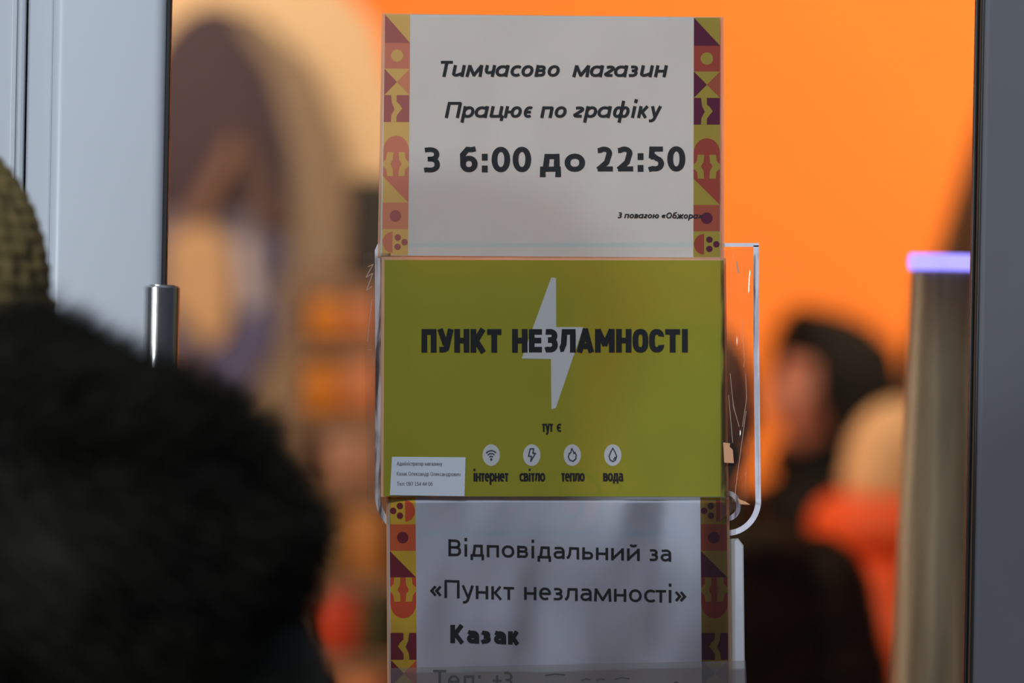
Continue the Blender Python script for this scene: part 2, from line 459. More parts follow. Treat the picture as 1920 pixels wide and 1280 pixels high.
def text_line(string, *a, m=None, parent=None, **k):
    bm = bmesh.new(); text(bm, string, *a, **k); return obj('text_line', bm, m or ink, parent)
def text(bm, string, xa, xb, ya, yb, cap, stroke, f, it=0.0, din=False, thin=.86, sxw=None):
    """letters with ink from xa to xb (px), baseline ya at xa to yb at xb, cap height in px"""
    k = cap / 644.; s = stroke / k; pen = 0; strokes = []
    for c in string:
        adv, st = glyph(c, s, it > 0, din)
        strokes += [[(x + pen + y * it, y) for x, y in q] for q in st]; pen += adv
    hk = s / 2 * .8
    lo = min(p[0] for q in strokes for p in q) ; hi = max(p[0] for q in strokes for p in q)
    A, Bx = xa + stroke * .42, xb - stroke * .42
    sx_ = (Bx - A) / (hi - lo)
    for q in strokes:
        pts = [(A + (x - lo) * sx_, (ya + (yb - ya) * (x - lo) / (hi - lo)) - y * k) for x, y in q]
        ribbon(bm, pts, stroke, f, thin)

# ================================================================== SHEETS ON THE GLASS
def wave1(px, py): return .0011 * math.sin(px / 95. + .6 * math.sin(py / 120.)) + .0016 * noise.noise(Vector((px / 75., py / 190., 3.1)))
def surf(y0, amp):
    def mk(off):
        def f(px, py):
            y = y0 - off - amp * .75 * (wave1(px, py) + .0012)
            return P(px, py, y)
        return f
    return mk
def sheet_mesh(corn, f, nx=60, ny=40):
    """corn: TL,TR,BR,BL pixels"""
    bm = bmesh.new(); g = []
    for j in range(ny + 1):
        row = []
        for i in range(nx + 1):
            u, v = i / nx, j / ny
            top = Vector(corn[0]).lerp(Vector(corn[1]), u); bot = Vector(corn[3]).lerp(Vector(corn[2]), u)
            row.append(bm.verts.new(f(*top.lerp(bot, v))))
        g.append(row)
    for j in range(ny):
        for i in range(nx): bm.faces.new((g[j][i], g[j + 1][i], g[j + 1][i + 1], g[j][i + 1]))
    return bm
def flat_poly(bm, pts, f, mi=0, step=14):
    """a flat printed shape, cut fine enough to follow the paper"""
    t = bmesh.new()
    t.faces.new([t.verts.new((x, y, 0)) for x, y in pts])
    bmesh.ops.triangulate(t, faces=t.faces[:])
    for _ in range(4):
        es = [e for e in t.edges if e.calc_length() > step]
        if not es: break
        bmesh.ops.subdivide_edges(t, edges=es, cuts=1)
        bmesh.ops.triangulate(t, faces=t.faces[:])
    mp = {v: bm.verts.new(f(v.co.x, v.co.y)) for v in t.verts}
    for fc in t.faces:
        q = bm.faces.new([mp[v] for v in fc.verts]); q.material_index = mi
    t.free()

def border(bm, f0, f1, quad, tiles, flip=False):
    """column of printed square tiles; quad TL TR BR BL, tiles = list of (kind, v0, v1)"""
    TL, TR, BR, BL = [Vector(q) for q in quad]
    def q(u, v): 
        return tuple(TL.lerp(TR, u).lerp(BL.lerp(BR, u), v))
    Y, Rd, M, O = 0, 1, 2, 3
    def pol(pts, v0, v1, m, f=f1): flat_poly(bm, [q(u, v0 + (v1 - v0) * v) for u, v in pts], f, m)
    SQ = [(0, 0), (1, 0), (1, 1), (0, 1)]
    def circ(cx, cy, r, v0, v1, m, n=18, a0=0, a1=360):
        pts = [(cx + r * math.cos(R(a0 + (a1 - a0) * i / n)), cy + r * math.sin(R(a0 + (a1 - a0) * i / n))) for i in range(n + (0 if a1 - a0 == 360 else 1))]
        pol(pts, v0, v1, m)
    for kind, v0, v1 in tiles:
        base = {'sq_red_y': Rd, 'sq_red_m': O, 'wavy': M, 'tri_l': Y, 'tri_r': Y}.get(kind, Y)
        pol(SQ, v0, v1, base, f0)
        if kind == 'tri_l': pol([(0, 0), (1, 1), (0, 1)], v0, v1, M)
        if kind == 'tri_r': pol([(0, 0), (1, 0), (1, 1)], v0, v1, Rd)
        if kind == 'sq_red_y': circ(.5, .5, .24, v0, v1, Y)
        if kind == 'sq_red_m': circ(.5, .5, .22, v0, v1, M)
        if kind == 'hour':
            pol([(0, 0), (.5, .5), (0, 1)], v0, v1, M); pol([(1, 0), (1, 1), (.5, .5)], v0, v1, O)
        if kind == 'wavy':
            c = [(.28, 0), (.50, 0), (.50, .25), (.62, .35), (.72, .5), (.62, .62), (.5, .78), (.5, 1), (.28, 1), (.30, .75), (.42, .52), (.32, .3)]
            if flip: c = [(1 - a, b) for a, b in c]
            pol(c, v0, v1, Y)
        if kind in ('arch', 'arch_i'):
            # red tongue with two yellow leaves, rounded at one end
            pts = [(0, .38)] + [(.5 - .5 * math.cos(R(a)), .38 - .36 * math.sin(R(a))) for a in range(0, 181, 15)] + [(1, 1), (0, 1)]
            l1 = [(.16, .42), (.40, .42), (.38, .6), (.28, .7), (.38, .82), (.40, 1), (.16, 1), (.14, .84), (0, .76), (0, .66), (.12, .58)]
            l2 = [(1 - a, b) for a, b in l1]
            if kind == 'arch_i': pts, l1, l2 = [[(a, 1 - b) for a, b in z] for z in (pts, l1, l2)]
            pol(pts, v0, v1, Rd); 
            def f2(x, y): return f1(x, y) + Vector((0, -.00012, 0))
            pol(l1, v0, v1, Y, f2); pol(l2, v0, v1, Y, f2)
        if kind == 'dots':      # half disc left, three berries right
            d = -1 if flip else 1
            def fx(a): return 1 - a if flip else a
            pol([(fx(a), b) for a, b in [(.40, .1)] + [(.40 - .38 * math.sin(R(t)), .5 - .4 * math.cos(R(t))) for t in range(10, 180, 17)] + [(.40, .9)]], v0, v1, Rd)
            for cx, cy in ((.60, .32), (.60, .68), (.86, .5)): circ(fx(cx), cy, .125, v0, v1, M, 12)

ink = mat('black_print_ink', (.006, .007, .008), .9)
inkb = mat('navy_print_ink', (.03, .035, .06), .7)
greyi = mat('faint_grey_ink', (.16, .16, .18), .7)
edge_m = paper('cream_sleeve_edge', (.95, .72, .50), .55, .25)
sleeve_m = clear('clear_plastic_sleeve', (.97, .965, .95), gloss=.9, rough=.12, bump=.5, scale=9, haze=.012, stretch=(1, 1, .35), hazecol=(.8, .8, .8))

def frame_strip(name, corn, wpx, f, m, parent):
    """narrow welded rim round a plastic sleeve"""
    bm = bmesh.new()
    TL, TR, BR, BL = corn
    out = [TL, TR, BR, BL]
    inn = [(TL[0] + wpx, TL[1] + wpx), (TR[0] - wpx, TR[1] + wpx), (BR[0] - wpx, BR[1] - wpx), (BL[0] + wpx, BL[1] - wpx)]
    for i in range(4):
        j = (i + 1) % 4
        flat_poly(bm, [out[i], out[j], inn[j], inn[i]], f, 0, 30)
    return obj(name, bm, m, parent)

# --- top sheet: opening hours
G1 = surf(-.0022, 1.0)
t1 = thing('opening_hours_notice', 'topmost white sheet on the glass giving hours 6:00 to 22:50 between geometric borders', 'notice')
c1 = [(722, 27), (1350, 33), (1351, 483), (713, 479)]
obj('sheet', sheet_mesh(c1, G1(0)), paper('warm_white_paper', (.63, .665, .63), .16, .09), t1, True)

f = G1(.00045)
for s_, a, b, y in (('Тимчасово', 824, 1049, 144), ('магазин', 1073, 1252, 144.5), ('Працює', 834, 1000, 221), ('по', 1013, 1062, 221), ('графіку', 1075, 1241, 221)):
    text_line(s_, a, b, y, y, 30.5, 6.2, f, it=.20, parent=t1)
text_line('З', 791, 824, 323.5, 323.5, 48, 10.2, f, parent=t1)
for s_, a, b, y in (('6:00', 863, 995, 323), ('до', 1013, 1096, 322.5), ('22:50', 1116, 1284, 322)):
    text_line(s_, a, b, y, y - .3, 48, 11.0, f, parent=t1)
text_line('З повагою «Обжора»', 1157, 1317, 409, 410, 11.5, 2.6, f, it=.2, parent=t1)

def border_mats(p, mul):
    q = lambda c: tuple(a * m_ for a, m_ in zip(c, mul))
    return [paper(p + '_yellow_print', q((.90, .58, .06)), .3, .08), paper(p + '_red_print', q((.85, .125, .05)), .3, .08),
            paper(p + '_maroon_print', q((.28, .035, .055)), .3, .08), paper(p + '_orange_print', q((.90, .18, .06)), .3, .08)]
glare_tints = [paper('glare_yellow_print', (.86, .54, .17), .3, .10), paper('glare_red_print', (.78, .27, .17), .3, .10),
         paper('glare_maroon_print', (.52, .17, .15), .3, .10), paper('glare_orange_print', (.82, .32, .18), .3, .10)]  # paler tints: glare of the sleeve put into the print colours
T1 = [('tri_l', 0, .117), ('sq_red_y', .117, .225), ('hour', .225, .335), ('wavy', .335, .447), ('plain', .447, .50), ('arch', .50, .672), ('tri_r', .672, .782), ('sq_red_m', .782, .892), ('dots', .892, 1)]
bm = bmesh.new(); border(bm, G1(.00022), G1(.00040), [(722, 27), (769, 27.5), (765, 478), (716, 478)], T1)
obj('printed_border', bm, glare_tints, t1)
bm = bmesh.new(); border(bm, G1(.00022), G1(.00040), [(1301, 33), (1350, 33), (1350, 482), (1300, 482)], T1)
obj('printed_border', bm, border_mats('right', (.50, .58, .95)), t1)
frame_strip('sleeve_rim', [(716, 25), (1357, 32), (1358, 489), (708, 482)], 8, P_ := (lambda x, y: P(x, y, -.0016)), edge_m, t1)
obj('plastic_sleeve', sheet_mesh([(716, 25), (1357, 32), (1357, 486), (708, 482)], surf(-.0050, 1.3)(0), 40, 30), sleeve_m, t1, True)

# --- yellow sheet
G2 = surf(-.0068, .8)
t2 = thing('yellow_notice', 'lime yellow sheet with a white lightning bolt and four round icons', 'notice')
c2 = [(721, 487), (1357, 488), (1362, 931), (719, 930)]
def curl(px): return .004 * max(0, (800 - px) / 80.) ** 2
def f2mk(off):
    g = G2(off)
    return lambda x, y: P(x, y, g(x, y).y - curl(x))
yel = paper('lime_yellow_print', (.31, .315, .04), .24, .11, var=.03)
obj('sheet', sheet_mesh(c2, f2mk(0)), yel, t2, True)
whitep = paper('white_print', (.66, .66, .68), .3, .10)
bm = bmesh.new()
bolt = [(1033.5, 520), (1042.5, 521), (1043, 613), (1094, 613), (1042, 765), (1034, 767), (1033, 673), (978, 672)]
flat_poly(bm, bolt, f2mk(.00022))
obj('lightning_bolt', bm, whitep, t2)
f = f2mk(.00050)
text_line('ПУНКТ', 791, 944.5, 660.5, 660.5, 44, 10.8, f, din=True, thin=.95, parent=t2)
text_line('НЕЗЛАМНОСТІ', 961, 1288.5, 660.5, 660.5, 44, 10.8, f, din=True, thin=.95, parent=t2)
text_line('тут', 1015, 1038, 809, 809, 21, 3.3, f, parent=t2); text_line('є', 1044, 1053, 809, 809, 21, 3.3, f, parent=t2)
for s_, a, b in (('інтернет', 888, 954.5), ('світло', 974, 1022), ('тепло', 1051, 1096), ('вода', 1131, 1168)):
    text_line(s_, a, b, 902, 902, 21.5, 3.5, f, thin=.95, parent=t2)

for cx in (921, 997, 1073, 1149):
    bm = bmesh.new(); flat_poly(bm, [(cx + 16.3 * math.cos(R(a)), 853 + 20.3 * math.sin(R(a))) for a in range(0, 360, 12)], f2mk(.00022)); 
    disc = obj('icon_disc', bm, whitep, t2)
    bm = bmesh.new(); st = []
    if cx == 921:
        for r_ in (5, 9.5, 14): st.append([(cx + r_ * .95 * math.sin(R(a)), 861 - r_ * 1.18 * math.cos(R(a))) for a in range(-46, 47, 8)])
        flat_poly(bm, [(cx + 2.2 * math.cos(R(a)), 861 + 2.4 * math.sin(R(a))) for a in range(0, 360, 30)], f)
    elif cx == 997: st.append([(cx - 3, 841), (cx + 3.5, 841), (cx + 2, 849.5), (cx + 7, 849.5), (cx - 2, 864.5), (cx - .5, 855), (cx - 6, 855), (cx - 3, 841)])
    elif cx == 1073: st.append([(cx - 1, 840), (cx + 2.5, 847), (cx + 3, 850), (cx + 5, 847.5), (cx + 7.4, 853), (cx + 6.5, 860), (cx + 1, 864.5), (cx - 5, 862), (cx - 7.5, 856), (cx - 5.5, 849.5), (cx - 3, 848.5), (cx - 1, 840)])
    else:
        st.append([(cx, 840), (cx + 4, 847), (cx + 7, 855), (cx + 5, 862), (cx, 864.8), (cx - 5, 862), (cx - 7, 855), (cx - 4, 847), (cx, 840)]); st.append([(cx + 1, 861), (cx + 3.5, 859), (cx + 4, 856)])
    for q in st: ribbon(bm, q, 2.3, f, 1.0)
    obj('icon', bm, inkb, disc)
frame_strip('sleeve_rim', [(715, 481), (1361, 484), (1366, 930), (714, 931)], 8, lambda x, y: P(x, y, -.0058), edge_m, t2)
# sticker stuck on its corner
t2s = thing('contact_sticker', 'small white contact label stuck on the lower left corner of the yellow sheet', 'label')
def f3mk(off): return lambda x, y: P(x, y, f2mk(0)(x, y).y - .0008 - off)
obj('sticker', sheet_mesh([(735, 856), (873, 857), (871, 930), (731, 928)], f3mk(0), 16, 8), paper('pale_blue_white_paper', (.68, .72, .80), .2, .05), t2s, True)
f = f3mk(.0003)
text_line('Адміністратор магазину', 744, 829, 872, 872.5, 7, 1.15, f, parent=t2s, m=greyi)
text_line('Казак Олександр Олександрович', 744, 863, 891, 892, 7, 1.0, f, parent=t2s, m=greyi)
text_line('Тел: 097 154 44 06', 744, 811, 910, 910, 7, 1.0, f, parent=t2s, m=greyi)


# --- lower sheet
G3 = surf(-.0022, 1.1)
t3 = thing('contact_notice', 'white sheet below the yellow one, naming the person in charge, between geometric borders', 'notice')
c3 = [(728, 930), (1361, 930), (1368, 1384), (732, 1384)]
obj('sheet', sheet_mesh(c3, G3(0)), paper('cool_white_paper', (.62, .69, .83), .16, .07), t3, True)
f = G3(.00045)
text_line('Відповідальний', 841, 1199, 1042, 1051, 31.5, 5.0, f, parent=t3)
text_line('за', 1216, 1258, 1051.5, 1052.5, 31.5, 5.0, f, parent=t3)
text_line('«Пункт', 807, 966, 1119.5, 1124.5, 34, 5.0, f, parent=t3)
text_line('незламності»', 983, 1286, 1124, 1130, 33, 5.0, f, parent=t3)
text_line('Казак', 845, 974, 1205, 1208, 34, 9.0, f, parent=t3)
text_line('Тел:', 810, 901, 1290, 1291, 35, 5.0, f, parent=t3)
text_line('+3', 922, 961, 1291, 1292, 33, 4.6, f, parent=t3)
for a, b, yy in ((1022, 1060, 1263), (1090, 1108, 1272), (1118, 1134, 1272), (1152, 1180, 1270), (1262, 1272, 1278)):
    bmt = bmesh.new(); ribbon(bmt, [(a, yy + 3), ((a + b) / 2, yy), (b, yy + 2)], 2.4, f); obj('pen_mark', bmt, ink, t3)

T3 = [('dots', 0, .112), ('sq_red_m', .112, .222), ('tri_l', .222, .332), ('arch_i', .332, .505), ('plain', .505, .562), ('wavy', .562, .674), ('hour', .674, .784), ('sq_red_y', .784, .89), ('tri_l', .89, 1)]
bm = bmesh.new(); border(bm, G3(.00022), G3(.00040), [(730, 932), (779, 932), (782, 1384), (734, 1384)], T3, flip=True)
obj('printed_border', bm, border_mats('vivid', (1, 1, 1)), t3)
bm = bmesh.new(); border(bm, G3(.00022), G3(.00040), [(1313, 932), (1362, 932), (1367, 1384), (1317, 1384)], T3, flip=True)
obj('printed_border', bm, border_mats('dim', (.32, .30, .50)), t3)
frame_strip('sleeve_rim', [(724, 930), (1367, 931), (1374, 1388), (727, 1388)], 8, lambda x, y: P(x, y, -.0016), edge_m, t3)
obj('plastic_sleeve', sheet_mesh([(724, 936), (1367, 936), (1372, 1388), (727, 1388)], surf(-.0050, 1.5)(0), 40, 30), sleeve_m, t3, True)
# see-through grey band darkening the last line
band_b = thing('grey_band', 'see-through grey band crossing the bottom line of the lowest sheet', 'tape')
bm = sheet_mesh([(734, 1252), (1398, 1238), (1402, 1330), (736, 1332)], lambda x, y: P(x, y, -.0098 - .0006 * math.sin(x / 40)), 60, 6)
obj('tape_strip', bm, clear('smoky_film', (.68, .65, .63), gloss=.5, rough=.3, haze=.16, hazecol=(.40, .38, .38)), band_b, True)

# --- white cut-out decal with rings on the glass
decal = thing('outline_decal', 'white outline sticker with rings, half covered by the sheets', 'sticker')
dec_m = paper('white_vinyl', (.74, .74, .82), .12, 0, var=.08, scale=60)
fd = lambda x, y: P(x, y, -.0007)
bm = bmesh.new()
ribbon(bm, [(722, 459), (712, 461), (708, 470), (709, 700), (708, 920)] + [(770 - 62 * math.cos(R(a)), 925 + 74 * math.sin(R(a))) for a in range(6, 91, 7)] + [(1363, 999)], 10.5, fd, 1)
ribbon(bm, [(1362, 999)] + [(1363 + 59 * math.sin(R(a)), 937 + 62 * math.cos(R(a))) for a in range(8, 91, 7)] + [(1421, 900), (1418, 640), (1418, 460)], 10.5, fd, 1)
ribbon(bm, [(722, 459), (1423, 459)], 7, fd, 1)
obj('outline', bm, dec_m, decal)
for cx in (775, 922, 1069, 1216, 1363):
    bm = bmesh.new()
    ribbon(bm, [(cx + 22 * math.cos(R(a)), 948 + 24 * math.sin(R(a))) for a in range(0, 361, 10)], 9, fd, 1)
    if cx not in (775, 1363): ribbon(bm, [(cx + 59 * math.cos(R(a)), 940 + 62 * math.sin(R(a))) for a in range(0, 361, 8)], 7, fd, 1)
    obj('ring', bm, dec_m, decal)
# white edge strip of a second sticker
t = thing('white_strip_sticker', 'white vertical strip sticker right of the lowest sheet', 'sticker')
bm = bmesh.new(); flat_poly(bm, [(1364, 1010), (1384, 1009), (1394, 1022), (1398, 1400), (1366, 1400)], lambda x, y: P(x, y, -.0012), 0, 60)
obj('strip', bm, paper('dull_white_vinyl', (.42, .41, .38), .2, 0), t)
bm = bmesh.new(); flat_poly(bm, [(1377, 1014), (1384, 1012), (1392, 1024), (1396, 1400), (1380, 1400)], lambda x, y: P(x, y, -.0015), 0, 60)
obj('bright_layer', bm, paper('bright_white_vinyl', (.56, .57, .62), .2, 0), t)

# --- clear adhesive tape beside the yellow sheet, creased
tape_m = clear('clear_adhesive_tape', (.96, .93, .91), gloss=1.3, rough=.10, bump=.9, scale=40, stretch=(2.2, 1, .30), haze=.03, hazecol=(.7, .55, .45))
def tape(label, corn, y0, seed):
    rt = thing('clear_tape', label, 'tape')
    def f(x, y):
        n = noise.noise(Vector((x / 14., y / 90., seed))) * .0016
        return P(x, y, y0 + n)
    obj('tape_strip', sheet_mesh(corn, f, 30, 80), tape_m, rt, True)
    return rt
ta = tape('narrow clear tape strip along the left side of the yellow sheet', [(681, 474), (732, 474), (732, 985), (688, 960)], -.0048, 1.3)
tb = tape('wide creased clear tape along the right side of the yellow sheet', [(1350, 470), (1412, 462), (1405, 935), (1350, 975)], -.0095, 5.1)
crs = mat('tape_crease', (.50, .36, .27), .15)
for rt, lines in ((ta, [[(690, 500), (700, 495), (686, 520), (699, 512), (687, 545), (698, 536)], [(698, 560), (694, 590), (689, 640)], [(690, 655), (697, 655)]]),
                  (tb, [[(1382, 490), (1383, 505), (1386, 512)], [(1392, 600), (1394, 640), (1396, 680), (1394, 688)], [(1378, 940), (1380, 910), (1388, 850), (1399, 770)], [(1369, 700), (1375, 760), (1386, 800)],
                        [(1366, 740), (1374, 830)], [(1398, 700), (1400, 745), (1392, 800)]])):
    for k, q in enumerate(lines):
        bm = bmesh.new(); ribbon(bm, q, .9 if k else (1.4 if rt is ta else 2.6), (lambda x, y, r=rt: P(x, y, -.0066 if r is ta else -.0118)), 1)
        obj('crease', bm, crs, rt)
# torn scraps of masking tape
scrap_m = paper('tan_masking_tape', (.85, .50, .28), .35, .05)
for lab, pts in (('larger torn tan paper scrap right of the yellow sheet, above the corner curl', [(1356, 829), (1369, 831), (1368, 837), (1374, 843), (1376, 868), (1358, 867)]),
                 ('small pointed tan paper scrap just above the sticker corner curve', [(1382, 934), (1398, 940), (1407, 946), (1388, 945)])):
    bm = bmesh.new(); prism(bm, [P(x, y, -.0130) for x, y in pts], (0, .0003, 0)); tag(obj('paper_scrap', bm, scrap_m), lab, 'scrap')

# ================================================================== INSIDE THE SHOP
def disc_part(name, pts, y, m, parent, d=.02):
    bm = bmesh.new(); prism(bm, [P(x, yy, y) for x, yy in pts], (0, d, 0)); return obj(name, bm, m, parent)
# back board with an oval picture
YB = 5.0
bd = thing('picture_board', 'tall cream board with a dark purple oval picture on the left of the shop', 'board')
cream = mat('cream_board', (.64, .46, .27), .7, var=.04, scale=2)
bt = [P(250, -60, YB), P(600, -60, YB), P(700, 40, YB), P(745, 200, YB), P(748, 420, YB), P(700, 760, YB), Vector((P(700, 1500, YB).x, YB, .001)), Vector((P(250, 1500, YB).x, YB, .001))]
bm = bmesh.new(); prism(bm, bt, (0, .03, 0)); obj('backing', bm, cream, bd)
ov = [(402 + 152 * math.cos(R(a)), 295 + 285 * math.sin(R(a))) for a in range(0, 360, 10)]
disc_part('dark_oval', ov, YB - .03, mat('dark_purple_print', (.030, .012, .024), .6), bd)
band = [(475, 20), (575, 110), (635, 260), (650, 420), (635, 560), (590, 690), (590, 1000), (430, 1000), (455, 760), (525, 560), (552, 420), (545, 280), (510, 140), (440, 40)]
disc_part('curved_band', band, YB - .045, mat('tan_band', (.20, .145, .09), .6), bd)
low = [(250, 400), (540, 400), (545, 560), (490, 740), (420, 900), (250, 900)]
disc_part('lower_picture', low, YB - .035, mat('mauve_print', (.13, .115, .16), .6), bd)
disc_part('pale_figure', [(315, 440), (390, 420), (425, 450), (435, 540), (425, 620), (395, 655), (315, 560)], YB - .07, mat('pale_tan_print', (.46, .29, .15), .6), bd)
disc_part('slanted_stick', [(432, 250), (462, 255), (375, 430), (335, 430)], YB - .065, mat('tan_stick', (.17, .085, .05), .6), bd)
disc_part('slanted_stick', [(440, 250), (470, 240), (535, 420), (480, 430)], YB - .065, mat('brown_stick', (.07, .035, .028), .6), bd)
disc_part('blue_patch', [(365, 680), (440, 610), (510, 540), (525, 620), (455, 750), (380, 760)], YB - .06, mat('slate_blue_print', (.06, .06, .15), .6), bd)
disc_part('blue_patch', [(505, 450), (540, 450), (540, 500), (505, 500)], YB - .06, MATS['slate_blue_print'], bd)
disc_part('white_patch', [(440, 450), (475, 440), (490, 560), (455, 600)], YB - .06, mat('grey_lilac_print', (.36, .33, .38), .6), bd)
disc_part('purple_patch', [(310, 640), (370, 660), (420, 760), (310, 760)], YB - .06, mat('dull_purple_print', (.10, .07, .10), .6), bd)
set_base(bd)

# shelving unit with goods
YS = 4.4
sh = thing('shelving_unit', 'dark brown shop shelving unit behind the hooded shopper, left of the sheets', 'shelf')
wood = mat('brown_shelf_wood', (.24, .15, .09), .6, var=.2, scale=12)
xl, xr = P(566, 640, YS).x, P(1060, 640, YS).x
obj('side_panel', B(xl - .02, xl, YS, YS + .35, 0, P(0, 525, YS).z), wood, sh)
obj('side_panel', B(xr, xr + .02, YS, YS + .35, 0, P(0, 525, YS).z), wood, sh)
obj('back_panel', B(xl, xr, YS + .35, YS + .37, 0, P(0, 520, YS).z + .03), mat('shelf_back', (.16, .09, .05), .7), sh)
shelf_z = []
for py in (525, 640, 780, 915, 1080, 1230, 1400, 1600):
    z = P(600, py, YS).z; shelf_z.append(z)
    if z > .1: obj('shelf_board', B(xl, xr, YS, YS + .35, z - .022, z), wood, sh)
set_base(sh)
def packet(lab, px0, px1, pyt, zi, m, y=YS + .003, d=.11, grp='packets on the brown shelves'):
    bm = bmesh.new(); x0, x1 = P(px0, 640, YS).x, P(px1, 640, YS).x; z1 = P(600, pyt, YS).z; z0 = shelf_z[zi] + .001
    box(bm, x0, x1, y, y + d, z0, z1, bevel=.012, seg=3)
    for v in bm.verts:
        v.co.x += .004 * noise.noise(v.co * 25); v.co.z += 0
    return tag(obj('packet', bm, m, None, True), lab, 'packet', grp)
org = mat('amber_packet', (.62, .22, .015), .45); org2 = mat('orange_packet', (.52, .19, .07), .45)
pk = mat('dusty_pink_packet', (.36, .19, .12), .5); redp = mat('red_packet', (.50, .055, .02), .4); grn = mat('dark_green_packet', (.05, .055, .02), .5)
dkb = mat('black_box', (.012, .010, .008), .5)
packet('amber packet on the upper shelf, left of the orange one', 578, 642, 552, 1, org)
packet('orange packet on the upper shelf beside the clear tape', 646, 720, 552, 1, org2)
packet('amber packet on the second shelf, left of the wide orange one', 572, 632, 680, 2, org)
packet('wide orange packet on the second shelf', 637, 722, 672, 2, org2)
packet('dark squat packet on the third shelf at its left end', 575, 605, 815, 3, dkb)
packet('dusty pink wide packet on the third shelf', 608, 722, 808, 3, pk)
packet('brown amber packet on the fourth shelf', 650, 735, 950, 4, mat('brown_amber_packet', (.40, .17, .04), .5))
packet('small dark olive packet on the fourth shelf', 600, 646, 985, 4, mat('olive_packet', (.14, .09, .04), .5))
packet('bright red packet on the fifth shelf', 596, 680, 1108, 5, redp)
packet('dark green packet on the fifth shelf beside the lowest sheet', 683, 735, 1110, 5, grn)
packet('wide orange packet on the lowest visible shelf', 640, 735, 1260, 6, org2)
bm = B(P(648, 640, YS).x, P(748, 640, YS).x, YS + .02, YS + .3, shelf_z[0] + .001, P(0, 318, YS).z, bevel=.01)
tag(obj('speaker_box', bm, dkb), 'black box standing on top of the shelving unit', 'box')

# tall tapered column with a blue light ring
YC = .62; sc = S(YC)
cx = P(1772, 640, YC).x; ztop = P(1772, 492, YC).z
col = thing('light_ring_column', 'tapered metallic floor column topped by a glowing blue ring, inside by the door edge', 'column lamp')
colm = mat('champagne_column', (.28, .235, .15), .38, metal=.3, var=.4, scale=7)
n_ = colm.node_tree.nodes
mp = n_.new('ShaderNodeMapping'); mp.inputs['Scale'].default_value = (16, 16, .25)
tx = [x for x in n_ if x.type == 'TEX_NOISE'][0]
colm.node_tree.links.new([x for x in n_ if x.type == 'TEX_COORD'][0].outputs['Object'], mp.inputs[0])
colm.node_tree.links.new(mp.outputs[0], tx.inputs['Vector'])
bm = bmesh.new(); r1 = 66 * sc; slope = (92 - 66) * sc / (780 * sc)
lathe(bm, [(r1 + slope * ztop + .02, 0), (r1 + slope * ztop + .02, .03), (r1 + slope * ztop, .035), (r1, ztop - .008), (r1 - .004, ztop - .006)], 0, 0, 64)
o = obj('column_body', bm, colm, col, True); o.location = (cx, YC, 0)
bm = bmesh.new()
nseg = 48
ring = bmesh.ops.create_cone  # torus by hand
rr_, rt_ = r1 + .0005, 8 * sc
g = [[bm.verts.new(((rr_ + rt_ * .6 * math.cos(b * math.pi / 5)) * math.cos(a * 2 * math.pi / nseg), (rr_ + rt_ * .6 * math.cos(b * math.pi / 5)) * math.sin(a * 2 * math.pi / nseg), rt_ * 2.0 * math.sin(b * math.pi / 5))) for b in range(10)] for a in range(nseg)]
for a in range(nseg):
    for b in range(10): bm.faces.new((g[a][b], g[(a + 1) % nseg][b], g[(a + 1) % nseg][(b + 1) % 10], g[a][(b + 1) % 10]))
o = obj('light_ring', bm, mat('blue_light', (.24, .22, .98), .4, emit=2.4), col, True); o.location = (cx, YC, ztop); o['label'] = 'glowing violet blue ring'

# brown drape in the back right
dr = thing('brown_drape', 'dark brown gathered drape hanging at the right edge above the blue ring', 'drape')
YD = 4.2; bm = bmesh.new(); rows = []
for j in range(21):
    v = j / 20; py = -700 + v * 2200
    xl_ = 1868 - 115 * max(0, min(1.6, (py - 120) / 360.)) if py > 120 else 1868
    rows.append([P(xl_ + (2150 - xl_) * i / 40, py, YD) + Vector((0, .03 * math.sin(i * 1.1), 0)) for i in range(41)])
fr = [[bm.verts.new(p) for p in r_] for r_ in rows]
for j in range(20):
    for i in range(40): bm.faces.new((fr[j][i], fr[j][i + 1], fr[j + 1][i + 1], fr[j + 1][i]))
o = obj('cloth', bm, mat('brown_cloth', (.17, .085, .035), .85), dr, True)
sm = o.modifiers.new('thick', 'SOLIDIFY'); sm.thickness = .006
bm = bmesh.new(); zr = rows[0][0].z; capsule(bm, (rows[0][0].x - .1, YD, zr + .012), (2.99, YD, zr + .012), .012, .012); obj('rail', bm, steel, dr, True)

# ================================================================== PEOPLE
def hand(bm, wrist, down, side, scale=1.0):
    """palm, four unequal bent fingers and a thumb hanging from the wrist; side = +-1 picks the thumb side"""
    w_ = Vector(wrist); d = Vector(down).normalized(); f = Vector((0, 1, 0)); f = (f - d * f.dot(d)).normalized(); inn = d.cross(f) * side
    k = scale
    for q in (-1.5, -.5, .5, 1.5):
        capsule(bm, w_ + f * q * .010 * k, w_ + d * .085 * k + f * q * .019 * k, .014 * k, .012 * k, 10)
    for q, L_ in zip((1.5, .5, -.5, -1.5), (.070, .078, .072, .056)):
        a = w_ + d * .088 * k + f * q * .020 * k
        b = a + (d * .9 + inn * .25).normalized() * L_ * .45 * k
        c = b + (d * .75 + inn * .6).normalized() * L_ * .32 * k
        e = c + (d * .5 + inn * .8).normalized() * L_ * .25 * k
        capsule(bm, a, b, .0092 * k, .0086 * k, 10); capsule(bm, b, c, .0086 * k, .008 * k, 10); capsule(bm, c, e, .008 * k, .0068 * k, 10)
    a = w_ + d * .03 * k + f * .024 * k
    b = a + (d * .7 + f * .65 + inn * .2).normalized() * .040 * k
    c = b + (d * .9 + f * .2 + inn * .3).normalized() * .032 * k
    capsule(bm, a, b, .013 * k, .010 * k, 10); capsule(bm, b, c, .010 * k, .008 * k, 10)

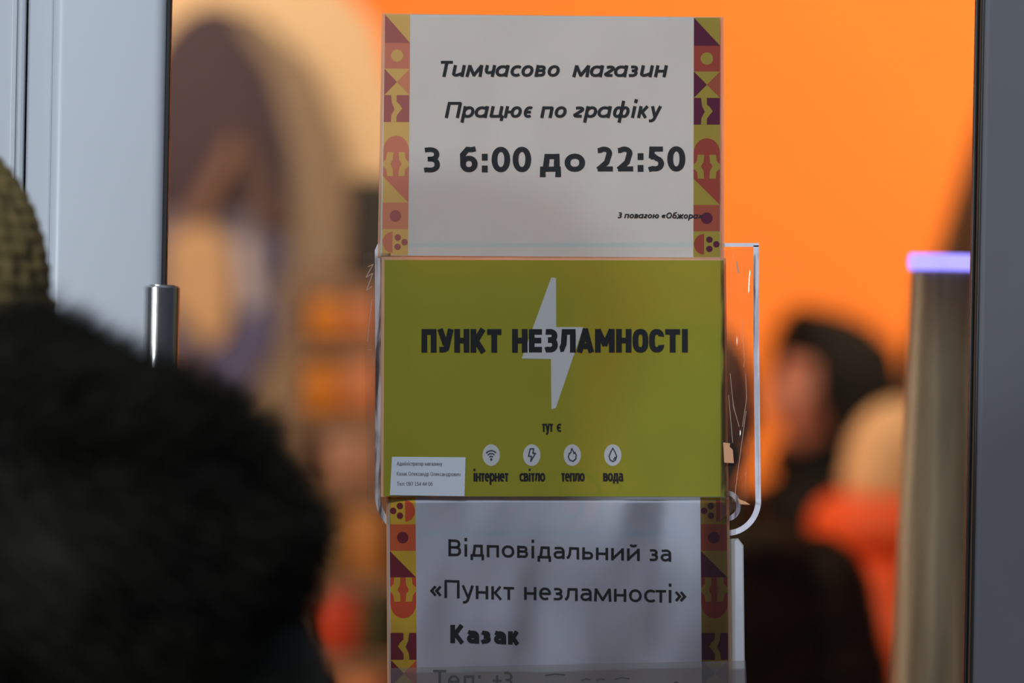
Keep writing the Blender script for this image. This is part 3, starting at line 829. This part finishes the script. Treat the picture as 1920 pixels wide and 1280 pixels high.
def person(label, x, y, H, face_deg, cols, puff=1.0, hr=None, hat=None, hair=True, hood=False, quilt=True, lean=0.0, scarf=None, hairlong=0.0):
    """standing clothed figure, H tall, facing +Y rotated by face_deg; returns root"""
    root = thing('person', label, 'person')
    k = H / 1.7
    skin, coat, legs, boot, hairm = cols
    hc = Vector((0, .015, 1.585)) * k; hc.y += lean
    body = bmesh.new()
    # head: skull, jaw, nose, brow, ears, lips
    ball(body, hc, (.074 * k, .092 * k, .108 * k)); ball(body, hc + Vector((0, .030, -.060)) * k, (.052 * k, .055 * k, .058 * k))
    capsule(body, hc + Vector((0, .088, .010)) * k, hc + Vector((0, .110, -.028)) * k, .009 * k, .015 * k, 10)
    capsule(body, hc + Vector((-.035, .080, .022)) * k, hc + Vector((.035, .080, .022)) * k, .011 * k, .011 * k, 10)
    capsule(body, hc + Vector((-.020, .086, -.058)) * k, hc + Vector((.020, .086, -.058)) * k, .0075 * k, .0075 * k, 10)
    for s_ in (-1, 1):
        ball(body, hc + Vector((.077 * s_, -.005, -.008)) * k, (.010 * k, .020 * k, .031 * k)); ball(body, hc + Vector((.036 * s_, .068, -.030)) * k, .026 * k)
    capsule(body, Vector((0, lean * .7, 1.40)) * k, hc - Vector((0, .01, .06)) * k, .060 * k, .052 * k)
    capsule(body, Vector((0, 0, .98)) * k, Vector((0, lean * .5, 1.30)) * k, .125 * k, .135 * k)
    capsule(body, Vector((-.14, lean * .5, 1.36)) * k, Vector((.14, lean * .5, 1.36)) * k, .055 * k, .055 * k)
    for s_ in (-1, 1):
        sh_ = Vector((.175 * s_, lean * .5, 1.36)) * k; el = Vector((.235 * s_, -.01, 1.08)) * k; wr = Vector((.250 * s_, .06, .83)) * k
        capsule(body, sh_, el, .050 * k, .038 * k); capsule(body, el, wr, .038 * k, .026 * k)
        hand(body, wr, (wr - el), s_, k)
        capsule(body, Vector((.085 * s_, 0, .92)) * k, Vector((.095 * s_, .015, .50)) * k, .080 * k, .055 * k)
        capsule(body, Vector((.095 * s_, .015, .50)) * k, Vector((.10 * s_, -.01, .09)) * k, .056 * k, .038 * k)
        capsule(body, Vector((.10 * s_, -.03, .045)) * k, Vector((.11 * s_, .13, .035)) * k, .038 * k, .030 * k)
    fused('body', body, skin, .006 * k, root, 3)
    # eyes
    for s_ in (-1, 1):
        e = bmesh.new(); ball(e, hc + Vector((.031 * s_, .0735, .004)) * k, .0125 * k, seg=12); obj('eye', e, mat('eye_white', (.6, .58, .55), .3), root, True)
    # trousers and boots
    tr = bmesh.new()
    ball(tr, Vector((0, 0, .93)) * k, (.170 * k, .125 * k, .11 * k))
    for s_ in (-1, 1):
        capsule(tr, Vector((.085 * s_, 0, .90)) * k, Vector((.095 * s_, .015, .50)) * k, .098 * k, .072 * k)
        capsule(tr, Vector((.095 * s_, .015, .50)) * k, Vector((.10 * s_, -.01, .17)) * k, .072 * k, .062 * k)
    fused('trousers', tr, legs, .010 * k, root)
    for s_ in (-1, 1):
        bt_ = bmesh.new(); capsule(bt_, Vector((.10 * s_, -.015, .24)) * k, Vector((.10 * s_, -.02, .062)) * k, .062 * k, .055 * k)
        capsule(bt_, Vector((.10 * s_, -.035, .055)) * k, Vector((.112 * s_, .145, .045)) * k, .052 * k, .043 * k)
        box(bt_, (.10 * s_ - .05) * k, (.10 * s_ + .055) * k, -.095 * k, .185 * k, .0, .03 * k, bevel=.01)
        fused('boot', bt_, boot, .007 * k, root)
    # coat: torso with puffed quilt rows, sleeves, collar
    ct = bmesh.new(); p = puff
    rows_ = 9
    for i in range(rows_):
        z = .78 + i * (1.40 - .78) / (rows_ - 1); wv = .205 if i < 6 else .205 - .012 * (i - 5)
        if quilt: ball(ct, Vector((0, lean * .5 * max(0, (z - .9) / .5), z)) * k, (wv * k * p, .150 * k * p, .062 * k))
    capsule(ct, Vector((0, 0, .86)) * k, Vector((0, lean * .5, 1.31)) * k, .165 * k * p, .160 * k * p)
    capsule(ct, Vector((-.12, lean * .5, 1.355)) * k, Vector((.12, lean * .5, 1.355)) * k, .082 * k * p, .082 * k * p)
    capsule(ct, Vector((0, lean * .6, 1.38)) * k, Vector((0, lean * .8, 1.455)) * k, .095 * k, .082 * k)
    for s_ in (-1, 1):
        sh_ = Vector((.175 * s_ * (1 + (p - 1) * .6), lean * .5, 1.345)) * k; el = Vector((.240 * s_ * p, -.01, 1.08)) * k; wr = Vector((.256 * s_ * (1 + (p - 1) * .4), .055, .865)) * k
        capsule(ct, sh_, el, .080 * k * p, .068 * k * p); capsule(ct, el, wr, .068 * k * p, .050 * k * p)
        if quilt:
            for q in range(4):
                a = sh_.lerp(el, (q + .5) / 4); ball(ct, a, (.082 * k * p, .082 * k * p, .035 * k))
            for q in range(3):
                a = el.lerp(wr, (q + .5) / 3); ball(ct, a, (.066 * k * p, .066 * k * p, .035 * k))
    fused('coat', ct, coat, .009 * k, root, 2)
    if scarf:
        s2 = bmesh.new()
        for a in range(0, 360, 30):
            q0 = Vector((.078 * math.cos(R(a)), .078 * math.sin(R(a)) + lean * .8, 1.452 + .01 * math.sin(R(a * 2)))) * k
            q1 = Vector((.078 * math.cos(R(a + 30)), .078 * math.sin(R(a + 30)) + lean * .8, 1.452 + .01 * math.sin(R(a * 2 + 60)))) * k
            capsule(s2, q0, q1, .036 * k, .036 * k, 10)
        fused('scarf', s2, scarf, .008, root)
    if hair:
        hm = bmesh.new()
        ball(hm, hc + Vector((0, -.018, .018)) * k, (.084 * k, .092 * k, .108 * k)); ball(hm, hc + Vector((0, -.045, -.035)) * k, (.080 * k, .062 * k, .085 * k + hairlong))
        for s_ in (-1, 1): capsule(hm, hc + Vector((.072 * s_, .0, .03)) * k, hc + Vector((.074 * s_, -.01, -.04)) * k - Vector((0, 0, hairlong)), .020 * k, .016 * k)
        capsule(hm, hc + Vector((-.03, .06, .085)) * k, hc + Vector((.045, .055, .085)) * k, .024 * k, .024 * k)
        fused('hair', hm, hairm, .006, root)
    if hat:
        ht = bmesh.new(); dome(ht, hc + Vector((0, -.012, .020)) * k, (.093 * k, .110 * k, .122 * k), hat[1])
        obj(hat[2], ht, hat[0], root, True)
    if hood:
        hd = hood_mesh(hc, k); fused('hood', hd, coat, .007, root, 3)
    root.location = (x, y, 0); root.rotation_euler = (0, 0, R(face_deg))
    return root, hc

def dome(bm, c, r, knit=.0):
    """knitted cap: closed lower rim, stitch relief and folded brim"""
    nu, nv = 150, 70; g = []
    for j in range(nv + 1):
        ph = -22 + (90 + 22) * j / nv; row = []
        for i in range(nu):
            a = 2 * math.pi * i / nu
            k = 1 + knit * (abs(math.sin(a * 14)) * .55 + abs(math.sin(a * 7 + math.sin(j / 2.4))) * .35 + .3 * abs(math.sin(j * math.pi / 3.5)))
            if ph < -2: k += .06
            row.append(bm.verts.new((c[0] + r[0] * k * math.cos(R(ph)) * math.cos(a), c[1] + r[1] * k * math.cos(R(ph)) * math.sin(a), c[2] + r[2] * k * math.sin(R(ph)))))
        g.append(row)
    for j in range(nv):
        for i in range(nu): bm.faces.new((g[j][i], g[j][(i + 1) % nu], g[j + 1][(i + 1) % nu], g[j + 1][i]))
    bm.faces.new(g[0][::-1])

def hood_mesh(hc, k, big=1.0):
    """raised hood: shell behind and over the head with an opening towards the face"""
    bm = bmesh.new()
    for a in range(-100, 101, 20):          # rim arch round the face
        q = lambda t: hc + Vector((.092 * big * math.sin(R(t)), .045, .012 + .128 * big * math.cos(R(t)))) * k
        if a < 100: capsule(bm, q(a), q(a + 20), .022 * k * big, .022 * k * big, 10)
    for ph in range(0, 5):
        yo = .03 - ph * .035; f_ = math.sqrt(max(.05, 1 - (ph / 5.2) ** 2))
        for a in range(-115, 116, 23):
            q = lambda t: hc + Vector((.100 * big * f_ * math.sin(R(t)), yo, .006 + .132 * big * f_ * math.cos(R(t)))) * k
            if a < 115: capsule(bm, q(a), q(a + 23), .021 * k, .021 * k, 8)
    ball(bm, hc + Vector((0, -.105 * big, -.01)) * k, (.075 * big * k, .04 * big * k, .10 * big * k))
    for s_ in (-1, 1): capsule(bm, hc + Vector((.088 * s_, .0, -.05)) * k, hc + Vector((.075 * s_, -.02, -.16)) * k, .032 * k, .04 * k)
    capsule(bm, hc + Vector((-.07, -.06, -.13)) * k, hc + Vector((.07, -.06, -.13)) * k, .04 * k, .04 * k)
    return bm

skin_m = mat('warm_skin', (.55, .20, .12), .5); skin_c = mat('pale_skin', (.48, .28, .20), .5)
blackc = mat('black_padded_cloth', (.006, .005, .0035), .75, var=.3, spec=.1); dark_tr = mat('charcoal_trouser', (.02, .02, .022), .85)
bootm = mat('black_boot_leather', (.015, .013, .012), .45); dhair = mat('dark_brown_hair', (.010, .007, .004), .7, var=.3, scale=90, spec=.15)

# A: dark-haired person looking left, in the back
ya = 5.0; ha = P(1545, 735, ya)
HA = (ha.z / 1.585) * 1.7
ra, hca = person('person in a black hood and coat facing left before the orange wall', ha.x + .01, ya, HA, 118, (skin_m, blackc, dark_tr, bootm, dhair), hood=True, scarf=mat('black_scarf', (.006, .005, .004), .9, spec=.1), quilt=False)
# B: small person with beige hat and orange jacket
yb = 4.0; hb = P(1682, 900, yb)
orj = mat('bright_orange_jacket', (.85, .10, .008), .6, var=.08)
beige = mat('beige_knit', (.78, .50, .26), .85, var=.1)
rb, hcb = person('person in a beige knit hat and bright orange jacket beside the column', hb.x, yb, hb.z / 1.585 * 1.7, -20, (skin_c, orj, dark_tr, bootm, dhair), hat=(beige, .02, 'hat'), hair=False, puff=.93)
bm = bmesh.new(); zc_ = P(1680, 985, yb).z
for a in range(0, 360, 24): capsule(bm, (.088 * math.cos(R(a)), .075 * math.sin(R(a)), zc_), (.088 * math.cos(R(a + 24)), .075 * math.sin(R(a + 24)), zc_), .052, .052, 12)
fused('folded_hood', bm, orj, .008, rb)
# C: near person from behind in quilted dark coat
yc = 2.5; hcx = P(1292, 700, yc)
olive_f = mat('olive_fleece', (.085, .055, .028), .9, var=.3)
rc, hcc = person('person seen from behind in a dark quilted coat, half behind the sheets', hcx.x, yc, 1.61, 8, (skin_c, mat('dark_quilted_coat', (.028, .021, .012), .7, var=.4, spec=.12), dark_tr, bootm, dhair), puff=1.06, hat=(mat('tan_beanie', (.30, .15, .06), .85), .03, 'hat'), scarf=olive_f, hairlong=.02)

# D: foreground knit-hat person at the left edge
knit = mat('olive_knit_wool', (.13, .092, .026), .95, var=.55, scale=70, bump=.6)
yd = -.46
kx = P(120, 560, yd).x - .112; kz = P(0, 292, yd).z
kH = 1.728
rd, hcd = person('person in an olive brown cable-knit hat at the left edge, facing the door', kx, yd, kH, 4, (skin_c, mat('dark_green_coat', (.010, .011, .008), .8, spec=.1), dark_tr, bootm, dhair), hat=(knit, .07, 'knit_hat'), hairlong=.03, puff=.9)

# E: foreground person with furry hood
yf = -.92
fz = P(0, 575, yf).z
furm = mat('black_fur', (.0125, .0115, .0075), .7, var=.85, scale=9, spec=.10)
hoodc = P(120, 1000, yf)
KF = 1.56 / 1.7
re_, hce = person('person in a huge black furry hood in the lower left foreground, back to the camera', P(60, 640, yf).x, yf, 1.58, 0, (skin_c, mat('black_parka', (.006, .007, .004), .6, var=.4, spec=.15), dark_tr, bootm, dhair), puff=1.12, scarf=mat('black_fleece_collar', (.006, .006, .006), .9, spec=.1))
# big hood shell over the head and its fur
hw = Vector((hoodc.x - P(60, 640, yf).x, -.02, hoodc.z))
PROF = [(-180, 455), (-140, 420), (-90, 380), (-60, 400), (-33, 430), (-8, 440), (3.6, 455), (13.7, 437), (27, 385), (43, 330), (58.5, 298), (77.5, 298), (93, 345), (105.8, 392), (130, 445), (180, 455)]
def hood_r(t):
    t = (t + 180) % 360 - 180
    for (a0, r0), (a1, r1_) in zip(PROF, PROF[1:]):
        if a0 <= t <= a1:
            u = (t - a0) / (a1 - a0); u = u * u * (3 - 2 * u); return (r0 + (r1_ - r0) * u) * S(yf)
    return 455 * S(yf)
def hood_p(t, ph):
    c = max(0, math.cos(ph)) ** .8; rr = hood_r(t) * c
    p = hw + Vector((rr * math.cos(R(t)), .155 * math.sin(ph), rr * math.sin(R(t))))
    return p + Vector((0, .010, 0)) * noise.noise(p * 16)
def hood_n(t, ph):
    a = hood_p(t + 4, ph) - hood_p(t - 4, ph); b = hood_p(t, ph + .08) - hood_p(t, ph - .08)
    n_ = a.cross(b).normalized()
    return n_ if n_.dot(hood_p(t, ph) - hw) > 0 else -n_
hb_ = bmesh.new(); nu, nv = 72, 30
rings = [[hb_.verts.new(hood_p(-180 + 360 * i / nu, -1.5 + 3.0 * j / nv)) for i in range(nu)] for j in range(nv + 1)]
for j in range(nv):
    for i in range(nu): hb_.faces.new((rings[j][i], rings[j][(i + 1) % nu], rings[j + 1][(i + 1) % nu], rings[j + 1][i]))
hb_.faces.new(rings[0]); hb_.faces.new(rings[-1])
hoodo = obj('fur_hood', hb_, furm, re_, True)
def fur(name, n, parent, pts_fn, L0, L1, wd, m):
    vs, fs = [], []
    for _ in range(n):
        p, nr, comb = pts_fn()
        L_ = random.uniform(L0, L1); side = nr.cross(Vector((random.uniform(-1, 1), random.uniform(-1, 1), random.uniform(-1, 1)))).normalized() * wd
        d = (nr + comb * .7 + Vector([random.gauss(0, .28) for _ in range(3)])).normalized()
        d2 = (d + comb * .9).normalized()
        q1 = p + d * L_ * .5; q2 = q1 + d2 * L_ * .5; b0 = len(vs); p = p - nr * .004
        vs += [p - side, p + side, q1 + side * .7, q1 - side * .7, q2]
        fs += [(b0, b0 + 1, b0 + 2, b0 + 3), (b0 + 3, b0 + 2, b0 + 4)]
    me = bpy.data.meshes.new(name); me.from_pydata(vs, [], fs); me.update()
    o = link(name, me, m, parent); o['kind'] = 'stuff'; return o
def hp():
    t = random.uniform(-180, 180); ph = math.asin(random.uniform(-.9998, .6))
    p = hood_p(t, ph); nr = hood_n(t, ph)
    comb = Vector((.8, -.1, -.35)) if t < 100 else Vector((.6, 0, .5)); comb = comb - nr * comb.dot(nr)
    return p, nr, comb
# padded shoulder roll of the parka under the hood
bm = bmesh.new(); ox = P(60, 640, yf).x
for k_, (px, py, rad) in enumerate([(395, 1290, .088), (420, 1400, .092), (430, 1520, .095)]):
    q = P(px, py, 0 + yf); capsule(bm, (q.x - ox - .25, -.01, q.z), (q.x - ox, -.02, q.z), rad, rad, 16)
fused('shoulder_padding', bm, MATS['black_parka'], .008, re_, 1)
tuft = lambda p: .6 + .8 * noise.noise(p * 30)
fur('fur', 24000, hoodo, hp, .014, .034, .0009, furm)
CL = [q for q in (hp() for _ in range(1500)) if q[2].z < 0 and (q[0] - hw).z > .06][:300]
def hp2():
    p, nr, comb = random.choice(CL); j_ = Vector([random.gauss(0, .0035) for _ in range(3)])
    return p + j_, nr - j_ * 60, comb * .5
fur('fur', 6000, hoodo, hp2, .026, .050, .0009, furm)
for r_ in (ra, rb, rc, rd, re_): pass
print('built')
